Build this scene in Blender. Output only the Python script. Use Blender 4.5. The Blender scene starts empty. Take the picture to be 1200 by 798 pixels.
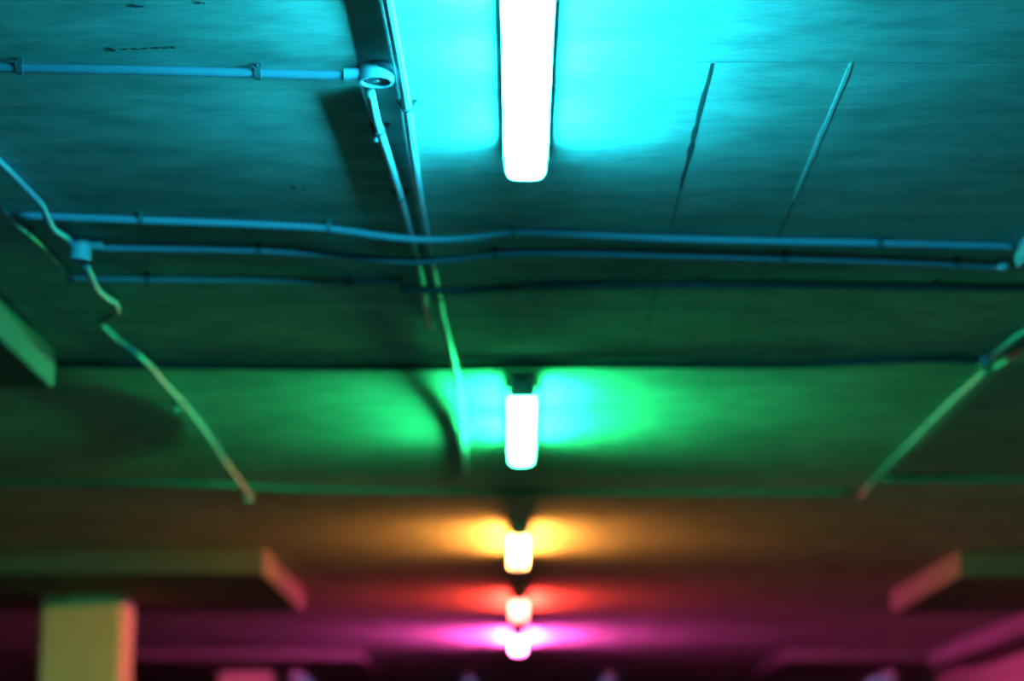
import bpy, bmesh, math, random
from mathutils import Vector, Matrix, Euler
random.seed(7)
scn = bpy.context.scene
COL = scn.collection

# ------------------------------------------------------------------ camera
CEIL = 3.0
LENS = 72.0
FPX = LENS/36.0*1200.0
VPX, VPY = 605.0, 960.0
pitch = math.atan((VPY-399.0)/FPX)
yaw = math.atan((VPX-600.0)/FPX)
cam_d = bpy.data.cameras.new('camera')
cam = bpy.data.objects.new('camera', cam_d); COL.objects.link(cam)
cam.location = (0, 0, 1.2)
cam.rotation_euler = (math.pi/2+pitch, 0, yaw)
cam_d.lens = LENS; cam_d.sensor_width = 36; cam_d.clip_end = 200; cam_d.clip_start = .05
cam_d.dof.use_dof = True
cam_d.dof.focus_distance = 4.85
cam_d.dof.aperture_fstop = 1.5
scn.camera = cam
CM = Matrix.Translation(cam.location) @ cam.rotation_euler.to_matrix().to_4x4()

def at(px, py, drop=0.0):
    """where the sight line through a photo point meets the level `drop` below the ceiling"""
    d = CM.to_3x3() @ Vector(((px-600)/FPX, (399-py)/FPX, -1))
    t = (CEIL-drop-CM.translation.z)/d.z
    return CM.translation + d*t

# ------------------------------------------------------------------ materials
def mat(name, col, rough=.7, noise=0.0, scale=20, metal=0.0, stretch=(1,1,1), bump=0.0):
    m = bpy.data.materials.new(name); m.use_nodes = True
    nt = m.node_tree; b = nt.nodes['Principled BSDF']
    b.inputs['Roughness'].default_value = rough; b.inputs['Metallic'].default_value = metal
    tc = nt.nodes.new('ShaderNodeTexCoord'); mp = nt.nodes.new('ShaderNodeMapping')
    mp.inputs['Scale'].default_value = stretch
    nz = nt.nodes.new('ShaderNodeTexNoise'); nz.inputs['Scale'].default_value = scale; nz.inputs['Detail'].default_value = 4
    nt.links.new(tc.outputs['Object'], mp.inputs[0]); nt.links.new(mp.outputs[0], nz.inputs['Vector'])
    r = nt.nodes.new('ShaderNodeMapRange')
    r.inputs['From Min'].default_value = .25; r.inputs['From Max'].default_value = .75
    r.inputs['To Min'].default_value = 1-noise; r.inputs['To Max'].default_value = 1+noise
    nt.links.new(nz.outputs['Fac'], r.inputs['Value'])
    mx = nt.nodes.new('ShaderNodeVectorMath'); mx.operation = 'SCALE'
    mx.inputs[0].default_value = col[:3]
    nt.links.new(r.outputs[0], mx.inputs['Scale']); nt.links.new(mx.outputs[0], b.inputs['Base Color'])
    if bump:
        bp = nt.nodes.new('ShaderNodeBump'); bp.inputs['Strength'].default_value = bump; bp.inputs['Distance'].default_value = .004
        nt.links.new(nz.outputs['Fac'], bp.inputs['Height']); nt.links.new(bp.outputs[0], b.inputs['Normal'])
    return m

def ceiling_material():
    """board-marked concrete: streaks along X, soft patches, a few dark scuffs"""
    m = bpy.data.materials.new('board_marked_concrete'); m.use_nodes = True
    nt = m.node_tree; b = nt.nodes['Principled BSDF']; L = nt.links.new
    b.inputs['Roughness'].default_value = .85
    geo = nt.nodes.new('ShaderNodeNewGeometry')
    def noise(scale, stretch, detail, lo, hi, fmin=.3, fmax=.7):
        mp = nt.nodes.new('ShaderNodeMapping'); mp.inputs['Scale'].default_value = stretch
        L(geo.outputs['Position'], mp.inputs[0])
        n = nt.nodes.new('ShaderNodeTexNoise'); n.inputs['Scale'].default_value = scale; n.inputs['Detail'].default_value = detail
        L(mp.outputs[0], n.inputs['Vector'])
        r = nt.nodes.new('ShaderNodeMapRange'); r.inputs['From Min'].default_value = fmin; r.inputs['From Max'].default_value = fmax
        r.inputs['To Min'].default_value = lo; r.inputs['To Max'].default_value = hi
        L(n.outputs['Fac'], r.inputs['Value']); return r.outputs[0], n.outputs['Fac']
    def mul(a, c):
        k = nt.nodes.new('ShaderNodeMath'); k.operation = 'MULTIPLY'; L(a, k.inputs[0]); L(c, k.inputs[1]); return k.outputs[0]
    a, af = noise(5.0, (.8, 1.8, 1), 7, .76, 1.22)
    c, cf = noise(18, (.6, 2.0, 1), 5, .90, 1.10)
    d, df = noise(1.1, (1, 1, 1), 5, .78, 1.2)
    e, ef = noise(40, (.5, 2.4, 1), 3, .90, 1.08)
    v = mul(mul(mul(a, c), d), e)
    s = nt.nodes.new('ShaderNodeVectorMath'); s.operation = 'SCALE'; s.inputs[0].default_value = (.335, .34, .33)
    L(v, s.inputs['Scale']); L(s.outputs[0], b.inputs['Base Color'])
    bp = nt.nodes.new('ShaderNodeBump'); bp.inputs['Strength'].default_value = .12; bp.inputs['Distance'].default_value = .004
    L(cf, bp.inputs['Height']); L(bp.outputs[0], b.inputs['Normal'])
    return m

M = {}
M['ceiling'] = ceiling_material()
M['concrete'] = mat('smooth_concrete', (.115, .115, .11), .85, .14, 4, bump=.1)
M['floor'] = mat('dark_floor', (.02, .02, .02), .6, .18, 2.5)
M['wall'] = mat('painted_wall', (.26, .22, .18), .8, .06, 5)
M['column'] = mat('painted_column', (.62, .58, .40), .8, .05, 6)
M['pvc'] = mat('pale_plastic_conduit', (.165, .195, .27), .42, .05, 30)
M['pvclight'] = mat('pale_lengthwise_conduit', (.42, .46, .52), .42, .04, 30)
M['pvcbox'] = mat('pale_plastic_box', (.28, .32, .39), .4, .04, 40)
M['clip'] = mat('dark_clip', (.07, .075, .085), .5, .10, 60)
M['cable'] = mat('black_rubber_cable', (.03, .03, .035), .5, .1, 50)
M['housing'] = mat('grey_lamp_housing', (.60, .61, .62), .5, .04, 30)
M['latch'] = mat('steel_latch', (.70, .70, .70), .3, .03, 50, .8)
M['joint'] = mat('grey_joint_line', (.16, .16, .155), .9, .2, 40)
M['greypipe'] = mat('grey_conduit', (.2, .22, .26), .45, .1, 30)
M['dimpipe'] = mat('charcoal_conduit', (.085, .09, .10), .5, .1, 30)
M['darkpipe'] = mat('dark_conduit', (.03, .034, .042), .45, .1, 30)
M['dark'] = mat('dark_joint_filler', (.025, .025, .025), .9, .2, 40)
M['pale'] = mat('pale_mortar_ridge', (.5, .51, .5), .8, .15, 40)
M['stain'] = mat('dark_scuff', (.05, .05, .045), .9, .4, 60)
m = bpy.data.materials.new('clear_ring'); m.use_nodes = True
m.node_tree.nodes.clear()
o_ = m.node_tree.nodes.new('ShaderNodeOutputMaterial'); t_ = m.node_tree.nodes.new('ShaderNodeBsdfTranslucent')
t_.inputs[0].default_value = (.03, .004, .005, 1)
nn = m.node_tree.nodes.new('ShaderNodeTexNoise'); nn.inputs['Scale'].default_value = 12
m.node_tree.links.new(t_.outputs[0], o_.inputs[0]); M['ring'] = m

def glow(name, col, strength, lobes, bottom=.22, pale=.1, length=1.58):
    """lamp diffuser; the light source inside is made of separate modules along its length"""
    m = bpy.data.materials.new(name); m.use_nodes = True
    nt = m.node_tree; nt.nodes.clear(); L = nt.links.new
    out = nt.nodes.new('ShaderNodeOutputMaterial'); em = nt.nodes.new('ShaderNodeEmission')
    em.inputs['Color'].default_value = (*col, 1)
    tc = nt.nodes.new('ShaderNodeTexCoord'); sx = nt.nodes.new('ShaderNodeSeparateXYZ')
    L(tc.outputs['Object'], sx.inputs[0])
    dv = nt.nodes.new('ShaderNodeMath'); dv.operation = 'DIVIDE'; dv.inputs[1].default_value = length
    L(sx.outputs['Y'], dv.inputs[0])
    cr = nt.nodes.new('ShaderNodeValToRGB'); cr.color_ramp.interpolation = 'B_SPLINE'
    pts = [(0.0, .1)]
    ls = sorted(lobes)
    for i, p in enumerate(ls):
        pts.append((p-.05, 1.0)); pts.append((p+.05, 1.0))
        if i+1 < len(ls): pts.append(((p+ls[i+1])/2, .06))
    pts.append((1.0, .1))
    el = cr.color_ramp.elements
    while len(el) < len(pts): el.new(.5)
    for e, (p, v) in zip(el, pts): e.position = p; e.color = (v, v, v, 1)
    for e, (p, v) in zip(el, pts): e.position = p; e.color = (v, v, v, 1)
    L(dv.outputs[0], cr.inputs[0])
    mu = nt.nodes.new('ShaderNodeMath'); mu.operation = 'MULTIPLY'; mu.inputs[1].default_value = strength
    L(cr.outputs['Color'], mu.inputs[0])
    # added emission weighting: full saturated sides, bottom and ends rescaled and paled like overexposure
    ge = nt.nodes.new('ShaderNodeNewGeometry'); sn = nt.nodes.new('ShaderNodeSeparateXYZ'); L(ge.outputs['Normal'], sn.inputs[0])
    ab = nt.nodes.new('ShaderNodeMath'); ab.operation = 'ABSOLUTE'; L(sn.outputs['X'], ab.inputs[0])
    mr = nt.nodes.new('ShaderNodeMapRange'); mr.inputs['From Min'].default_value = .5; mr.inputs['From Max'].default_value = .93; mr.inputs['To Min'].default_value = bottom; mr.inputs['To Max'].default_value = 1.0
    L(ab.outputs[0], mr.inputs['Value'])
    mc = nt.nodes.new('ShaderNodeMix'); mc.data_type = 'RGBA'; L(mr.outputs[0], mc.inputs['Factor'])
    mc.inputs[6].default_value = (*[max(c, pale) for c in col], 1); mc.inputs[7].default_value = (*col, 1)
    L(mc.outputs[2], em.inputs['Color'])
    m2 = nt.nodes.new('ShaderNodeMath'); m2.operation = 'MULTIPLY'; L(mu.outputs[0], m2.inputs[0]); L(mr.outputs[0], m2.inputs[1])
    L(m2.outputs[0], em.inputs['Strength']); L(em.outputs[0], out.inputs[0])
    return m

# ------------------------------------------------------------------ mesh helpers
def obj(name, bm, m, parent=None, smooth=False):
    me = bpy.data.meshes.new(name)
    bmesh.ops.recalc_face_normals(bm, faces=bm.faces)
    bm.to_mesh(me); bm.free()
    me.materials.append(M[m] if isinstance(m, str) else m)
    if smooth:
        for p in me.polygons: p.use_smooth = True
    o = bpy.data.objects.new(name, me); COL.objects.link(o)
    if parent: o.parent = parent
    return o
def tag(o, label, cat, group=None):
    o['label'] = label; o['category'] = cat
    if group: o['group'] = group
    return o
def thing(name, label, cat, loc=(0,0,0), group=None):
    o = bpy.data.objects.new(name, None); COL.objects.link(o); o.location = loc; o.empty_display_size = .1
    return tag(o, label, cat, group)
def struct(name, bm, m):
    o = obj(name, bm, m); o['kind'] = 'structure'; return o

def box(bm, c, s, bevel=0.0, rot=None):
    r = bmesh.ops.create_cube(bm, size=1.0)
    vs = r['verts']
    bmesh.ops.scale(bm, vec=s, verts=vs)
    if bevel:
        es = list({e for v in vs for e in v.link_edges})
        q = bmesh.ops.bevel(bm, geom=es, offset=bevel, segments=2, affect='EDGES')
        vs = list({v for v in q['verts']} | {v for v in vs if v.is_valid})
    if rot is not None: bmesh.ops.rotate(bm, cent=(0,0,0), matrix=rot, verts=vs)
    bmesh.ops.translate(bm, vec=c, verts=vs)
def B(*boxes):
    bm = bmesh.new()
    for b in boxes: box(bm, *b)
    return bm
def lathe(bm, prof, c, seg=32):
    """prof: (radius, z) outline turned about the vertical through c"""
    rings = []
    for r, z in prof:
        if r < 1e-6: rings.append([bm.verts.new((c[0], c[1], c[2]+z))])
        else: rings.append([bm.verts.new((c[0]+r*math.cos(2*math.pi*k/seg), c[1]+r*math.sin(2*math.pi*k/seg), c[2]+z)) for k in range(seg)])
    for a, b in zip(rings, rings[1:]):
        for k in range(seg):
            k2 = (k+1) % seg
            if len(a) == 1 and len(b) == 1: continue
            if len(a) == 1: bm.faces.new((a[0], b[k], b[k2]))
            elif len(b) == 1: bm.faces.new((a[k], b[0], a[k2]))
            else: bm.faces.new((a[k], b[k], b[k2], a[k2]))
def spline(pts, n=8):
    P = [pts[0]*2-pts[1]] + pts + [pts[-1]*2-pts[-2]]
    out = []
    for i in range(1, len(P)-2):
        p0, p1, p2, p3 = P[i-1:i+3]
        # centripetal spacing keeps uneven points from overshooting
        t0 = 0; t1 = t0+max(1e-5,(p1-p0).length)**.5; t2 = t1+max(1e-5,(p2-p1).length)**.5; t3 = t2+max(1e-5,(p3-p2).length)**.5
        for k in range(n):
            t = t1+(t2-t1)*k/n
            A1 = p0*((t1-t)/(t1-t0))+p1*((t-t0)/(t1-t0)); A2 = p1*((t2-t)/(t2-t1))+p2*((t-t1)/(t2-t1)); A3 = p2*((t3-t)/(t3-t2))+p3*((t-t2)/(t3-t2))
            B1 = A1*((t2-t)/(t2-t0))+A2*((t-t0)/(t2-t0)); B2 = A2*((t3-t)/(t3-t1))+A3*((t-t1)/(t3-t1))
            out.append(B1*((t2-t)/(t2-t1))+B2*((t-t1)/(t2-t1)))
    out.append(pts[-1]); return out
def tube(bm, path, r, seg=12):
    rings = []
    for i, p in enumerate(path):
        d = (path[min(i+1, len(path)-1)]-path[max(i-1, 0)]).normalized()
        s = d.cross(Vector((0,0,1)))
        s = s.normalized() if s.length > 1e-4 else Vector((1,0,0))
        u = s.cross(d).normalized()
        rings.append([bm.verts.new(p+s*(r*math.cos(2*math.pi*k/seg))+u*(r*math.sin(2*math.pi*k/seg))) for k in range(seg)])
    for a, b in zip(rings, rings[1:]):
        for k in range(seg): bm.faces.new((a[k], a[(k+1)%seg], b[(k+1)%seg], b[k]))
    bm.faces.new(rings[0][::-1]); bm.faces.new(rings[-1])

# ------------------------------------------------------------------ the setting
XL, XR, Y0, Y1 = -8.5, 5.08, -5.0, 36.0
struct('floor', B((((XL+XR)/2, (Y0+Y1)/2, -.1), (XR-XL, Y1-Y0, .2))), 'floor')
struct('ceiling', B((((XL+XR)/2, (Y0+Y1)/2, CEIL+.05), (XR-XL, Y1-Y0, .1))), 'ceiling')
struct('wall_left', B(((XL-.1, (Y0+Y1)/2, CEIL/2+.05), (.2, Y1-Y0, CEIL+.1))), 'wall')
struct('wall_right', B(((XR+.1, (Y0+Y1)/2, CEIL/2+.05), (.2, Y1-Y0, CEIL+.1))), 'wall')
struct('wall_far', B((((XL+XR)/2, Y1+.1, CEIL/2+.05), (XR-XL+.4, .2, CEIL+.1))), 'concrete')
struct('wall_back', B((((XL+XR)/2, Y0-.1, CEIL/2+.05), (XR-XL+.4, .2, CEIL+.1))), 'concrete')

# formwork marks on the slab
def strip(pa, pb, w, t, m, n):
    pts = [at(*pa), at(*pb)]
    d = pts[1]-pts[0]; N = 14
    s = Vector((d.y, -d.x, 0)).normalized()
    bm = bmesh.new(); rows = []
    for i in range(N+1):
        p = pts[0]+d*(i/N); ww = w*(.6+.8*random.random()) if 0 < i < N else w*.6
        p = p+s*random.uniform(-.0015, .0015)
        rows.append([bm.verts.new(p+s*a*ww/2+Vector((0,0,z))) for a, z in ((-1, .001), (-.7, -t), (.7, -t), (1, .001))])
    for a, b in zip(rows, rows[1:]):
        for k in range(4): bm.faces.new((a[k], a[(k+1)%4], b[(k+1)%4], b[k]))
    bm.faces.new(rows[0]); bm.faces.new(rows[-1][::-1])
    return struct(f'trim_{n}', bm, m)
strip((835, 74), (797, 222), .016, .0006, 'dark', 1)
strip((797, 222), (752, 408), .008, .0005, 'joint', 2)
strip((998, 73), (930, 235), .014, .0006, 'pale', 3)
strip((930, 235), (858, 402), .007, .0005, 'joint', 4)
strip((640, 72), (1600, 75), .0028, .0005, 'joint', 5)
strip((640, 225), (832, 228), .004, .0005, 'joint', 6)

# dark scuffs on the slab, each an irregular shallow blot
def blot(px, py, w, h, n=12):
    c = at(px, py); bm = bmesh.new()
    a = [bm.verts.new(c+Vector((w/2*math.cos(2*math.pi*k/n)*random.uniform(.5, 1.15), h*.75*math.sin(2*math.pi*k/n)*random.uniform(.5, 1.2), -.0012))) for k in range(n)]
    b = [bm.verts.new(v.co+Vector((0,0,.0022))) for v in a]
    bm.faces.new(a)
    for k in range(n): bm.faces.new((a[k], b[k], b[(k+1)%n], a[(k+1)%n]))
    return bm
def scuff(spots, label):
    bm = bmesh.new()
    for s in spots:
        q = blot(*s); me = bpy.data.meshes.new('t'); q.to_mesh(me); q.free(); bm.from_mesh(me); bpy.data.meshes.remove(me)
    tag(obj('ceiling_stain', bm, 'stain'), label, 'stain', 'dark scuffs on the ceiling')
scuff([(131, 58, .024, .014), (146, 57.5, .016, .006), (158, 57, .02, .007), (170, 56.5, .014, .008), (182, 56, .02, .007), (193, 56, .012, .009), (203, 55.5, .016, .01)],
      'broken dark scuff on the ceiling just above the horizontal conduit at top left')
scuff([(158, 7, .022, .012), (165, 7.5, .02, .008)], 'short dark scuff at the top edge of the ceiling, further left of two')
scuff([(232, 3, .02, .008), (239, 3.5, .01, .006)], 'small dark scuff at the top edge of the ceiling, nearer the lamp of two')
scuff([(344, 219, .022, .014), (356, 221, .012, .008)], 'small dark scuff on the ceiling between the round box and the blue conduits')

# ------------------------------------------------------------------ lamps
LEN = 1.58
HALF = [(.0455, -.0555), (.0475, -.064), (.0500, -.074), (.0522, -.083), (.0537, -.091), (.0534, -.098), (.0505, -.104), (.044, -.1085), (.032, -.111), (.016, -.112), (0, -.1122)]
def bowl(f=1.0, g=1.0, off=0.0):
    h = [((x+(off if x else 0))*f, -.0555+(z+.0555)*g-(off if z < -.06 else 0)) for x, z in HALF]
    return [(-x, z) for x, z in h]+h[-2::-1]
def lamp_meshes():
    d = {}
    bm = bmesh.new()   # tray: flat against the slab, with a lip all round
    prof = [(-.036, 0), (-.045, -.014), (-.046, -.046), (-.0605, -.050), (-.0605, -.056), (.0605, -.056), (.0605, -.050), (.046, -.046), (.045, -.014), (.036, 0)]
    rows = [[bm.verts.new((x, y, z)) for x, z in prof] for y in (.012, LEN-.012)]
    for k in range(len(prof)):
        bm.faces.new((rows[0][k], rows[0][(k+1)%len(prof)], rows[1][(k+1)%len(prof)], rows[1][k]))
    bm.faces.new(rows[0]); bm.faces.new(rows[1][::-1])
    d['housing'] = bm
    bm = bmesh.new()   # diffuser: shallow bowl with rounded corners and tapered, rounded ends
    rows = []
    ys = [.012, .0135, .018, .028, .045] + [LEN*k/24 for k in range(2, 23)] + [LEN-.045, LEN-.028, LEN-.018, LEN-.0135, LEN-.012]
    for y in ys:
        e = min(y-.012, LEN-.012-y); f = 1.0 if e > .033 else .86+.14*math.sqrt(max(0, 1-(1-e/.033)**2))
        pr = bowl(f, .93+.07*f)
        rows.append([bm.verts.new((x, y, z)) for x, z in pr])
    for a, b in zip(rows, rows[1:]):
        for k in range(20): bm.faces.new((a[k], a[k+1], b[k+1], b[k]))
    d['diffuser'] = bm
    for nm, y, sgn in (('end_cap', 0.0, 1), ('end_cap.far', LEN, -1)):
        bm = bmesh.new(); pr = []
        for k in range(17):
            a = math.pi*k/16; c = -math.cos(a); s = math.sin(a)
            pr.append((.058*math.copysign(abs(c)**.4, c), -.054-.044*abs(s)**.4))
        pr += [(.046, -.004), (-.046, -.004)]
        a = [bm.verts.new((x*.94, y, z*.98)) for x, z in pr]
        b = [bm.verts.new((x, y+sgn*.0115, z)) for x, z in pr]
        n = len(pr)
        for k in range(n): bm.faces.new((a[k], a[(k+1)%n], b[(k+1)%n], b[k]))
        bm.faces.new(a[::-1]); bm.faces.new(b)
        d[nm] = bm
    return d
def to_mesh(bm, name, m, smooth):
    bmesh.ops.recalc_face_normals(bm, faces=bm.faces)
    me = bpy.data.meshes.new(name); bm.to_mesh(me); bm.free(); me.materials.append(m)
    if smooth:
        for p in me.polygons: p.use_smooth = True
    return me
lm = {k: to_mesh(b, k, M['housing'], k == 'diffuser') for k, b in lamp_meshes().items()}
def latch_mesh():
    bm = bmesh.new()
    box(bm, (.0, 0, -.053), (.006, .020, .022), .0015)
    box(bm, (.002, 0, -.064), (.008, .026, .005), .001)
    box(bm, (-.006, 0, -.044), (.014, .014, .003), .001)
    return to_mesh(bm, 'latch', M['latch'], False)
latch_me = latch_mesh()
def gland_mesh():
    bm = bmesh.new()
    path = [Vector((0, -.034, -.024)), Vector((0, -.018, -.024)), Vector((0, .001, -.024))]
    tube(bm, path, .010, 12)
    tube(bm, [Vector((0, -.022, -.024)), Vector((0, -.010, -.024))], .014, 6)
    return to_mesh(bm, 'cable_gland', M['pvcbox'], False)
gland_me = gland_mesh()
def part(name, me, parent, loc=(0,0,0), rz=0):
    o = bpy.data.objects.new(name, me); COL.objects.link(o); o.parent = parent; o.location = loc; o.rotation_euler.z = rz
    return o
LAMPG = 'coloured batten lights in a row along the ceiling'
def lamp(x, yfar, material, label, group=LAMPG, ring=False, name='batten_light'):
    t = thing(name, label, 'ceiling light', (x, yfar-LEN, CEIL), group)
    part('housing', lm['housing'], t)
    me = lm['diffuser'].copy(); me.materials.clear(); me.materials.append(material)
    o = part('diffuser', me, t); o['label'] = 'glowing diffuser'
    part('end_cap', lm['end_cap'], t); part('end_cap', lm['end_cap.far'], t)
    for y in (.05, .36):
        part('latch', latch_me, t, (.0630, y, 0)); part('latch', latch_me, t, (-.0630, y, 0), math.pi)
    part('cable_gland', gland_me, t)
    if ring:
        bm = bmesh.new(); rows = []
        for y in (ring-.0016, ring+.0016):
            pr = []
            pr = bowl(1, 1, .0006)
            rows.append([bm.verts.new((x_, y, z)) for x_, z in pr])
        for k in range(20): bm.faces.new((rows[0][k], rows[0][k+1], rows[1][k+1], rows[1][k]))
        o = obj('joint_ring', bm, 'ring', t, True); o['label'] = 'thin clear seam'
    return t
def far_y(py): return at(605, py, .111).y
LP = [
    ('cyan', (.016, .78, 1.0), 395, (.32, .60, .87), 1.8, .05, 213, 616, 'long cyan-lit batten light at the top of the picture, nearest the camera'),
    ('green', (.016, 1.0, .26), 560, (.28, .69), 1.4, .06, 545, 611, 'green-lit batten light just beyond the dark cross conduit'),
    ('orange', (1.0, .34, .045), 440, (.3, .7), .04, .15, 667, 607.5, 'orange-lit batten light between the two slab drop panels'),
    ('red', (1.0, .05, .03), 480, (.3, .7), .02, .12, 729, 608, 'small red-lit batten light between the orange and the magenta ones'),
    ('magenta', (1.0, .07, .45), 1750, (.3, .7), .03, .10, 766, 607, 'magenta-lit batten light, lowest and farthest of the row of lamps'),
]
for nm, col, st, lobes, bot, pale, py, px, lab in LP:
    p = at(px, py, .111)
    ring = False
    if nm == 'cyan': ring = at(610, 68, .111).y-(p.y-LEN)
    lamp(p.x, p.y, glow(nm+'_glow', col, st, lobes, bot, pale), lab, ring=ring)
# faint blue lamps of the bays beyond
bl = glow('dim_blue_glow', (.25, .36, 1.0), .45, (.3, .7), 1.0, 0)
for px, dr, lab in ((362, .091, 'dim blue batten light far off, right of the pink far column'), (552, 0, 'dim blue batten light far off, just left below the magenta lamp'),
                (709, 0, 'dim blue batten light far off, right below the magenta lamp'), (1018, .091, 'dim blue batten light far off at lower right, beside the pink wall')):
    p = at(px, 807, .111+dr)
    lamp(p.x, p.y, bl, lab, 'faint blue lights of the far bays', name='ceiling_light').location.z = CEIL-dr

# ------------------------------------------------------------------ conduits
def conduit(name, label, cat, pts, r, m='pvc', group=None, clips=(), clip_m='clip'):
    """pts: (photo x, photo y, depth of the pipe axis below the slab)"""
    W = [at(*p) for p in pts]
    t = thing(name, label, cat, (W[0].x, W[0].y, CEIL), group)
    off = Vector((W[0].x, W[0].y, CEIL))
    path = spline([w-off for w in W], 8)
    bm = bmesh.new(); tube(bm, path, r); obj('pipe', bm, m, t, True)
    for c in clips:
        px, py = c[:2]; big = c[2] if len(c) > 2 else 1.0
        # nearest path point to the sight line
        q = min(range(1, len(path)-1), key=lambda i: ((path[i]+off-at(px, py, CEIL-(path[i]+off).z)).length))
        p = path[q]; d = (path[q+1]-path[q-1]); a = math.atan2(d.y, d.x)
        bm = bmesh.new(); w = .016*big; R = r+.0035
        prof = [(-(R+.012), 0), (-(R+.012), -.004), (-R, -.004)]
        zc = p.z
        prof += [(-R, zc)]+[(R*-math.cos(math.pi*k/10), zc-R*math.sin(math.pi*k/10)) for k in range(1, 10)]+[(R, zc), (R, -.004), (R+.012, -.004), (R+.012, 0)]
        inn = [(R-.004, 0), (R-.004, zc)]+[((r+.0004)*math.cos(math.pi*k/10), zc-(r+.0004)*math.sin(math.pi*k/10)) for k in range(1, 10)]+[(-(R-.004), zc), (-(R-.004), 0)]
        loop = prof+inn
        rows = [[bm.verts.new((x_, v, z)) for v, z in loop] for x_ in (-w/2, w/2)]
        n = len(loop)
        for k in range(n): bm.faces.new((rows[0][k], rows[0][(k+1)%n], rows[1][(k+1)%n], rows[1][k]))
        bm.faces.new(rows[0]); bm.faces.new(rows[1][::-1])
        bmesh.ops.triangulate(bm, faces=[f for f in bm.faces if len(f.verts) > 4])
        for s in (-1, 1):
            lathe(bm, [(0, -.0078), (.003, -.007), (.0035, -.004), (.0035, -.003)], (0, s*(R+.0065), 0), 8)
        bmesh.ops.rotate(bm, cent=(0,0,0), matrix=Matrix.Rotation(a, 3, 'Z'), verts=bm.verts)
        bmesh.ops.translate(bm, vec=(p.x, p.y, 0), verts=bm.verts)
        obj('saddle_clip', bm, clip_m, t)
    return t
S = .0175
CG = 'conduits crossing the ceiling'
conduit('conduit', 'pale conduit running left from the round ceiling box at top left', 'conduit',
    [(-520, 60, S), (0, 79, S), (150, 82, S), (302, 86, S), (421, 89, .022)], .0125, group=CG, clips=[(301, 86), (20, 80)])
conduit('conduit', 'bluish cross conduit, uppermost of three, ending at the square box on the right edge', 'conduit',
    [(18, 252, S), (165, 258, S), (300, 263, S), (385, 268, .022), (450, 277, .042), (500, 281, .047), (550, 279, .036), (600, 273, S), (700, 276, S), (800, 280, S), (920, 283, S), (1030, 285, S), (1110, 287, S), (1188, 289, S)],
    .0125, group=CG, clips=[(165, 258), (380, 268), (600, 273), (1030, 285)])
conduit('conduit', 'bluish cross conduit, middle of three, between the left round box and the right square box', 'conduit',
    [(108, 290, .022), (200, 291, S), (303, 293, S), (400, 299, .026), (450, 304, .044), (490, 306, .047), (535, 303, .036), (580, 298, S), (700, 297, S), (800, 299, S), (918, 302, S), (1020, 305, S), (1120, 309, S), (1162, 312, S), (1186, 312, S)],
    .0125, group=CG, clips=[(303, 293), (580, 298), (918, 302), (1118, 309)])
conduit('conduit', 'dim bluish cross conduit, lowest of the close three, left of the lengthwise conduits', 'conduit',
    [(78, 325, S), (173, 327, S), (300, 328, S), (410, 330, S), (472, 330, S)],
    .0125, 'greypipe', group=CG, clips=[(173, 327), (410, 330)])
conduit('conduit', 'dark cross conduit, lowest of the close three, right of the lengthwise conduits', 'conduit',
    [(470, 338, .046), (505, 340, .048), (540, 340, .046), (575, 338, .034), (620, 336, S), (850, 333, S), (1095, 336, S), (1700, 342, S)],
    .0140, 'darkpipe', group=CG, clips=[(620, 336), (815, 333), (1095, 336)])
conduit('conduit', 'dark cross conduit just in front of the green lamp', 'conduit',
    [(66, 427, S), (200, 428, S), (440, 430, S), (605, 428, S), (690, 427, S), (825, 427, S), (940, 427, S), (1020, 423, S), (1070, 421, S), (1115, 421, S), (1147, 422, S)],
    .0165, 'darkpipe', group=CG, clips=[(440, 430), (605, 428), (825, 427), (1113, 421), (200, 428)])
conduit('conduit', 'dim green cross conduit between the green and the orange lamp', 'conduit',
    [(-420, 562, .031), (0, 565, .031), (125, 566, .031), (235, 567, .031), (330, 572, .031), (530, 576, .031), (680, 577, .031), (860, 577, .031), (998, 577, .031)],
    .020, 'dimpipe', group=CG, clips=[(235, 567), (530, 576), (680, 577), (860, 577)])
conduit('conduit', 'dim cross conduit at right, set off from the end of the lengthwise conduit', 'conduit',
    [(1036, 561, .031), (1120, 562, .031), (1500, 562, .031)], .020, 'dimpipe', group=CG, clips=[(1110, 562)])
LG = 'conduits running along the garage'
conduit('conduit', 'long pale conduit running away beside the cyan lamp, nearer it of two', 'conduit',
    [(421, -225, S), (455, 0, S), (466, 60, S), (477, 125, S), (485, 185, S), (493, 240, S), (505, 300, S), (513, 340, S), (520, 375, .026), (528, 408, .044), (533, 432, .049), (538, 462, .040), (541, 490, .026), (543, 520, S), (544, 540, S), (545, 556, S)],
    .0125, 'pvclight', group=LG, clips=[(477, 124), (515, 350), (543, 524)])
conduit('conduit', 'short pale conduit leading from the round box under the cross conduits', 'conduit',
    [(434, 108, .020), (441, 140, S), (449, 165, S), (460, 200, S), (472, 240, S), (484, 285, S), (494, 325, S), (504, 383, S)],
    .0120, 'pvclight', group=LG, clips=[(443, 152), (470, 232)])
conduit('conduit', 'bent pale conduit at the left edge leading down to the round box', 'conduit',
    [(-60, 133, S), (0, 190, S), (28, 218, S), (48, 240, .030), (56, 258, .045), (63, 269, .045), (72, 275, .036), (80, 281, .028), (86, 289, .026)],
    .011, group=LG)
conduit('conduit', 'wavy conduit at left running from the round box to below the green zone', 'conduit',
    [(100, 310, .024), (105, 322, .040), (113, 339, .046), (124, 349, .040), (134, 355, .030), (136, 366, .024), (124, 374, .022), (118, 378, S), (128, 390, S), (145, 404, S), (152, 409, .030), (164, 419, .050), (176, 430, .052), (190, 447, .040), (213, 472, .022), (240, 506, S), (256, 530, .030), (270, 550, .062), (290, 578, .066)],
    .012, group=LG, clips=[(140, 400), (213, 472, 1.4), (252, 523)])
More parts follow.
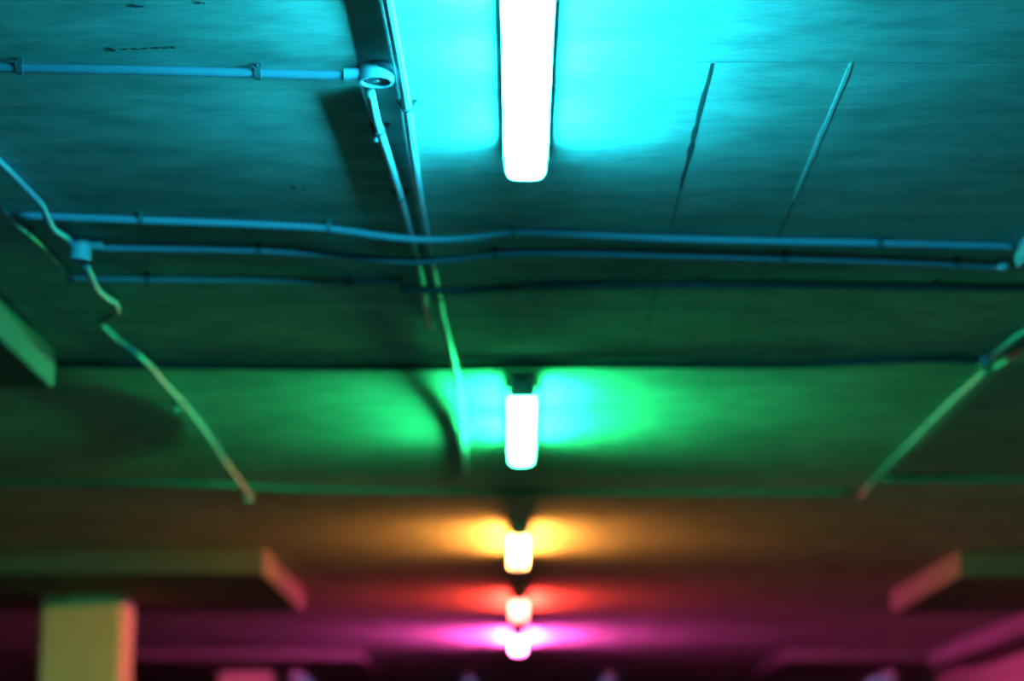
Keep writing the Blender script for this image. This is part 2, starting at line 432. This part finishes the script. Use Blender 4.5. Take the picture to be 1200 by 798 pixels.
conduit('conduit', 'dim second conduit at the far left edge, below the bent one', 'conduit',
    [(-70, 180, S), (0, 246, S), (25, 268, S), (45, 286, S), (66, 308, S), (86, 326, S)], .011, group=LG, clips=[(30, 272)])
conduit('conduit', 'green-lit conduit at right running away from the small box under the dark cross conduit', 'conduit',
    [(1158, 433, S), (1120, 467, S), (1080, 507, S), (1040, 547, S), (1010, 580, S)], .014, group=LG, clips=[(1090, 497)])
conduit('conduit', 'dim conduit at the right edge, upper of two joining the small box', 'conduit',
    [(1262, 356, S), (1200, 389, S), (1172, 409, S), (1160, 418, S)], .0125, group=LG)
conduit('conduit', 'dim conduit at the right edge, lower of two joining the small box', 'conduit',
    [(1262, 368, S), (1200, 409, S), (1180, 423, S), (1165, 431, S)], .011, group=LG)
conduit('panel_cable', 'short dark cable bent from under the left drop panel onto the column', 'cable',
    [(20, 677, .200), (34, 681, .200), (50, 688, .205), (66, 694, .215), (76, 702, .23)], .018, 'cable')  # runs along the panel underside onto the column, not hanging free

# round boxes -----------------------------------------------------------------
def round_box(px, py, r, h, label, group, gland_dirs):
    c = at(px, py, h)
    t = thing('junction_box', label, 'junction box', (c.x, c.y, CEIL), group)
    bm = bmesh.new()
    lathe(bm, [(0, 0), (r*.98, 0), (r, -.003), (r, -h+.004), (r*.97, -h), (r*.80, -h), (r*.77, -h+.003), (r*.76, -h+.012), (0, -h+.012)], (0,0,0), 40)
    obj('body', bm, 'pvcbox', t)
    bm = bmesh.new()
    lathe(bm, [(0, -h+.0118), (r*.60, -h+.0118), (r*.62, -h+.008), (r*.56, -h+.006), (r*.18, -h+.006), (r*.16, -h+.003), (0, -h+.003)], (0,0,0), 32)
    o = obj('lid', bm, 'greypipe', t); o['label'] = 'dark recessed lid'
    for d in gland_dirs:
        a = math.radians(d); v = Vector((math.cos(a), math.sin(a), 0)); z = Vector((0,0,-.0205))
        bm = bmesh.new(); tube(bm, [v*(r*.9)+z, v*(r+.018)+z, v*(r+.036)+z], .0165, 16); obj('spout', bm, 'pvcbox', t)
    return t
JG = 'round conduit boxes'
round_box(441, 97, .0435, .042, 'round conduit box on the ceiling left of the cyan lamp', JG, (180,))
round_box(93, 306, .035, .075, 'bluish round conduit box at left, where the bent conduit ends', JG, (0,))
round_box(1154, 428, .026, .036, 'small dim round conduit box where the green-lit conduit meets the dark cross conduit', JG, ())
def small_fit(px, py, r, h, label, cat='conduit fitting', name='conduit_elbow'):
    c = at(px, py, h*.6); bm = bmesh.new()
    lathe(bm, [(0, 0), (r*.8, 0), (r, -.006), (r, -h+.012), (r*.7, -h+.002), (0, -h)], (c.x, c.y, CEIL), 20)
    tag(obj(name, bm, 'pvcbox', None, True), label, cat, 'small conduit fittings')
small_fit(290.5, 582, .030, .075, 'rounded green fitting closing the lower end of the wavy left conduit')
small_fit(206, 476, .020, .045, 'small pale fitting beside the bright clip on the wavy left conduit')
small_fit(997, 580, .024, .045, 'small green fitting at the right end of the dim cross conduit')
small_fit(1176, 312, .022, .040, 'lumpy bluish fitting on the middle cross conduit beside the right square box')
# square box at the right edge
p = at(1224, 298, .05)
t = thing('junction_box', 'square conduit box at the right edge where two cross conduits end', 'junction box', (p.x, p.y, CEIL), None)
obj('body', B(((0, 0, -.034), (.150, .17, .068), .006)), 'pvcbox', t)
obj('lid', B(((0, 0, -.0715), (.142, .162, .007), .002)), 'pvcbox', t)
# loose bolt hanging by the short conduit
p = at(440, 158, .02)
bm = bmesh.new(); lathe(bm, [(0, 0), (.004, 0), (.004, -.032), (.0075, -.033), (.0075, -.040), (0, -.041)], (p.x, p.y, CEIL), 10)
lathe(bm, [(.0042, -.010), (.013, -.010), (.013, -.0125), (.0042, -.0125)], (p.x, p.y, CEIL), 14)
tag(obj('hanging_bolt', bm, 'clip'), 'small bolt hanging from the ceiling below the round box by the cyan lamp', 'bolt')

# ------------------------------------------------------------------ drop panels, columns, beam
def panel(x0, x1, y0, y1, drop, label):
    tag(obj('drop_panel', B((((x0+x1)/2, (y0+y1)/2, CEIL-drop/2), (x1-x0, y1-y0, drop), .006)), 'concrete'), label, 'slab drop panel', 'square slab thickenings over the columns')
def column(x0, x1, y0, y1, top, label):
    bm = bmesh.new(); c = .025
    pr = [(x0+c, y0), (x1-c, y0), (x1, y0+c), (x1, y1-c), (x1-c, y1), (x0+c, y1), (x0, y1-c), (x0, y0+c)]
    a = [bm.verts.new((*q, 0)) for q in pr]; b = [bm.verts.new((*q, top)) for q in pr]
    for k in range(8): bm.faces.new((a[k], a[(k+1)%8], b[(k+1)%8], b[k]))
    bm.faces.new(a[::-1]); bm.faces.new(b)
    tag(obj('column', bm, 'column'), label, 'column', 'pale columns on the left')
D = .15
q = at(63, 455, D); n0 = q
panel(q.x-3.2, q.x, q.y-2.7, q.y, D, 'green-lit drop panel at the left edge, nearest of the panels')
D = .18
q = at(309, 672, D); l1 = q
panel(q.x-3.2, q.x, q.y, q.y+2.66, D, 'long dim green drop panel over the pale column at lower left')
q = at(1125, 675, D); r1 = q
panel(q.x, XR, q.y, q.y+2.6, D, 'drop panel with an orange side at lower right')
D = .09
q = at(424, 772, D); l2 = q
panel(q.x-3.6, q.x, q.y, q.y+2.66, D, 'dark purple drop panel far off at lower left')
q = at(921, 773, D); r2 = q
panel(q.x, XR, q.y, q.y+2.66, D, 'dark far drop panel with a small pink side at lower right')
c0, c1 = at(49, 697, .18), at(144, 697, .18)
column(c0.x, c1.x, c0.y, c0.y+.52, CEIL-.18, 'yellow-green lit column standing at lower left under the long drop panel')
c0, c1 = at(255, 787, D), at(317, 787, D)
column(c0.x, c1.x, c0.y, c0.y+.62, CEIL-D, 'pink-lit column far off, only its top in view')
bx = 4.55
tag(obj('ceiling_beam', B((((bx+XR)/2, (r1.y+2.6+r2.y)/2, CEIL-.085), (XR-bx, r2.y-r1.y-2.6-.004, .17), .006)), 'concrete'),
    'magenta-lit beam along the top of the right wall between two drop panels', 'ceiling beam')

# ------------------------------------------------------------------ world and view
w = bpy.data.worlds.new('world'); scn.world = w; w.use_nodes = True
w.node_tree.nodes['Background'].inputs[0].default_value = (0, 0, 0, 1)
scn.view_settings.view_transform = 'Standard'; scn.view_settings.look = 'None'
scn.view_settings.exposure = 0; scn.view_settings.gamma = 1; scn.view_settings.use_curve_mapping = False
scn.cycles.use_denoising = True
scn.cycles.max_bounces = 8; scn.cycles.diffuse_bounces = 5
scn.cycles.sample_clamp_indirect = 8
print('POS', [round(v, 2) for v in (*n0, *l1, *r1, *l2, *r2, bx)])
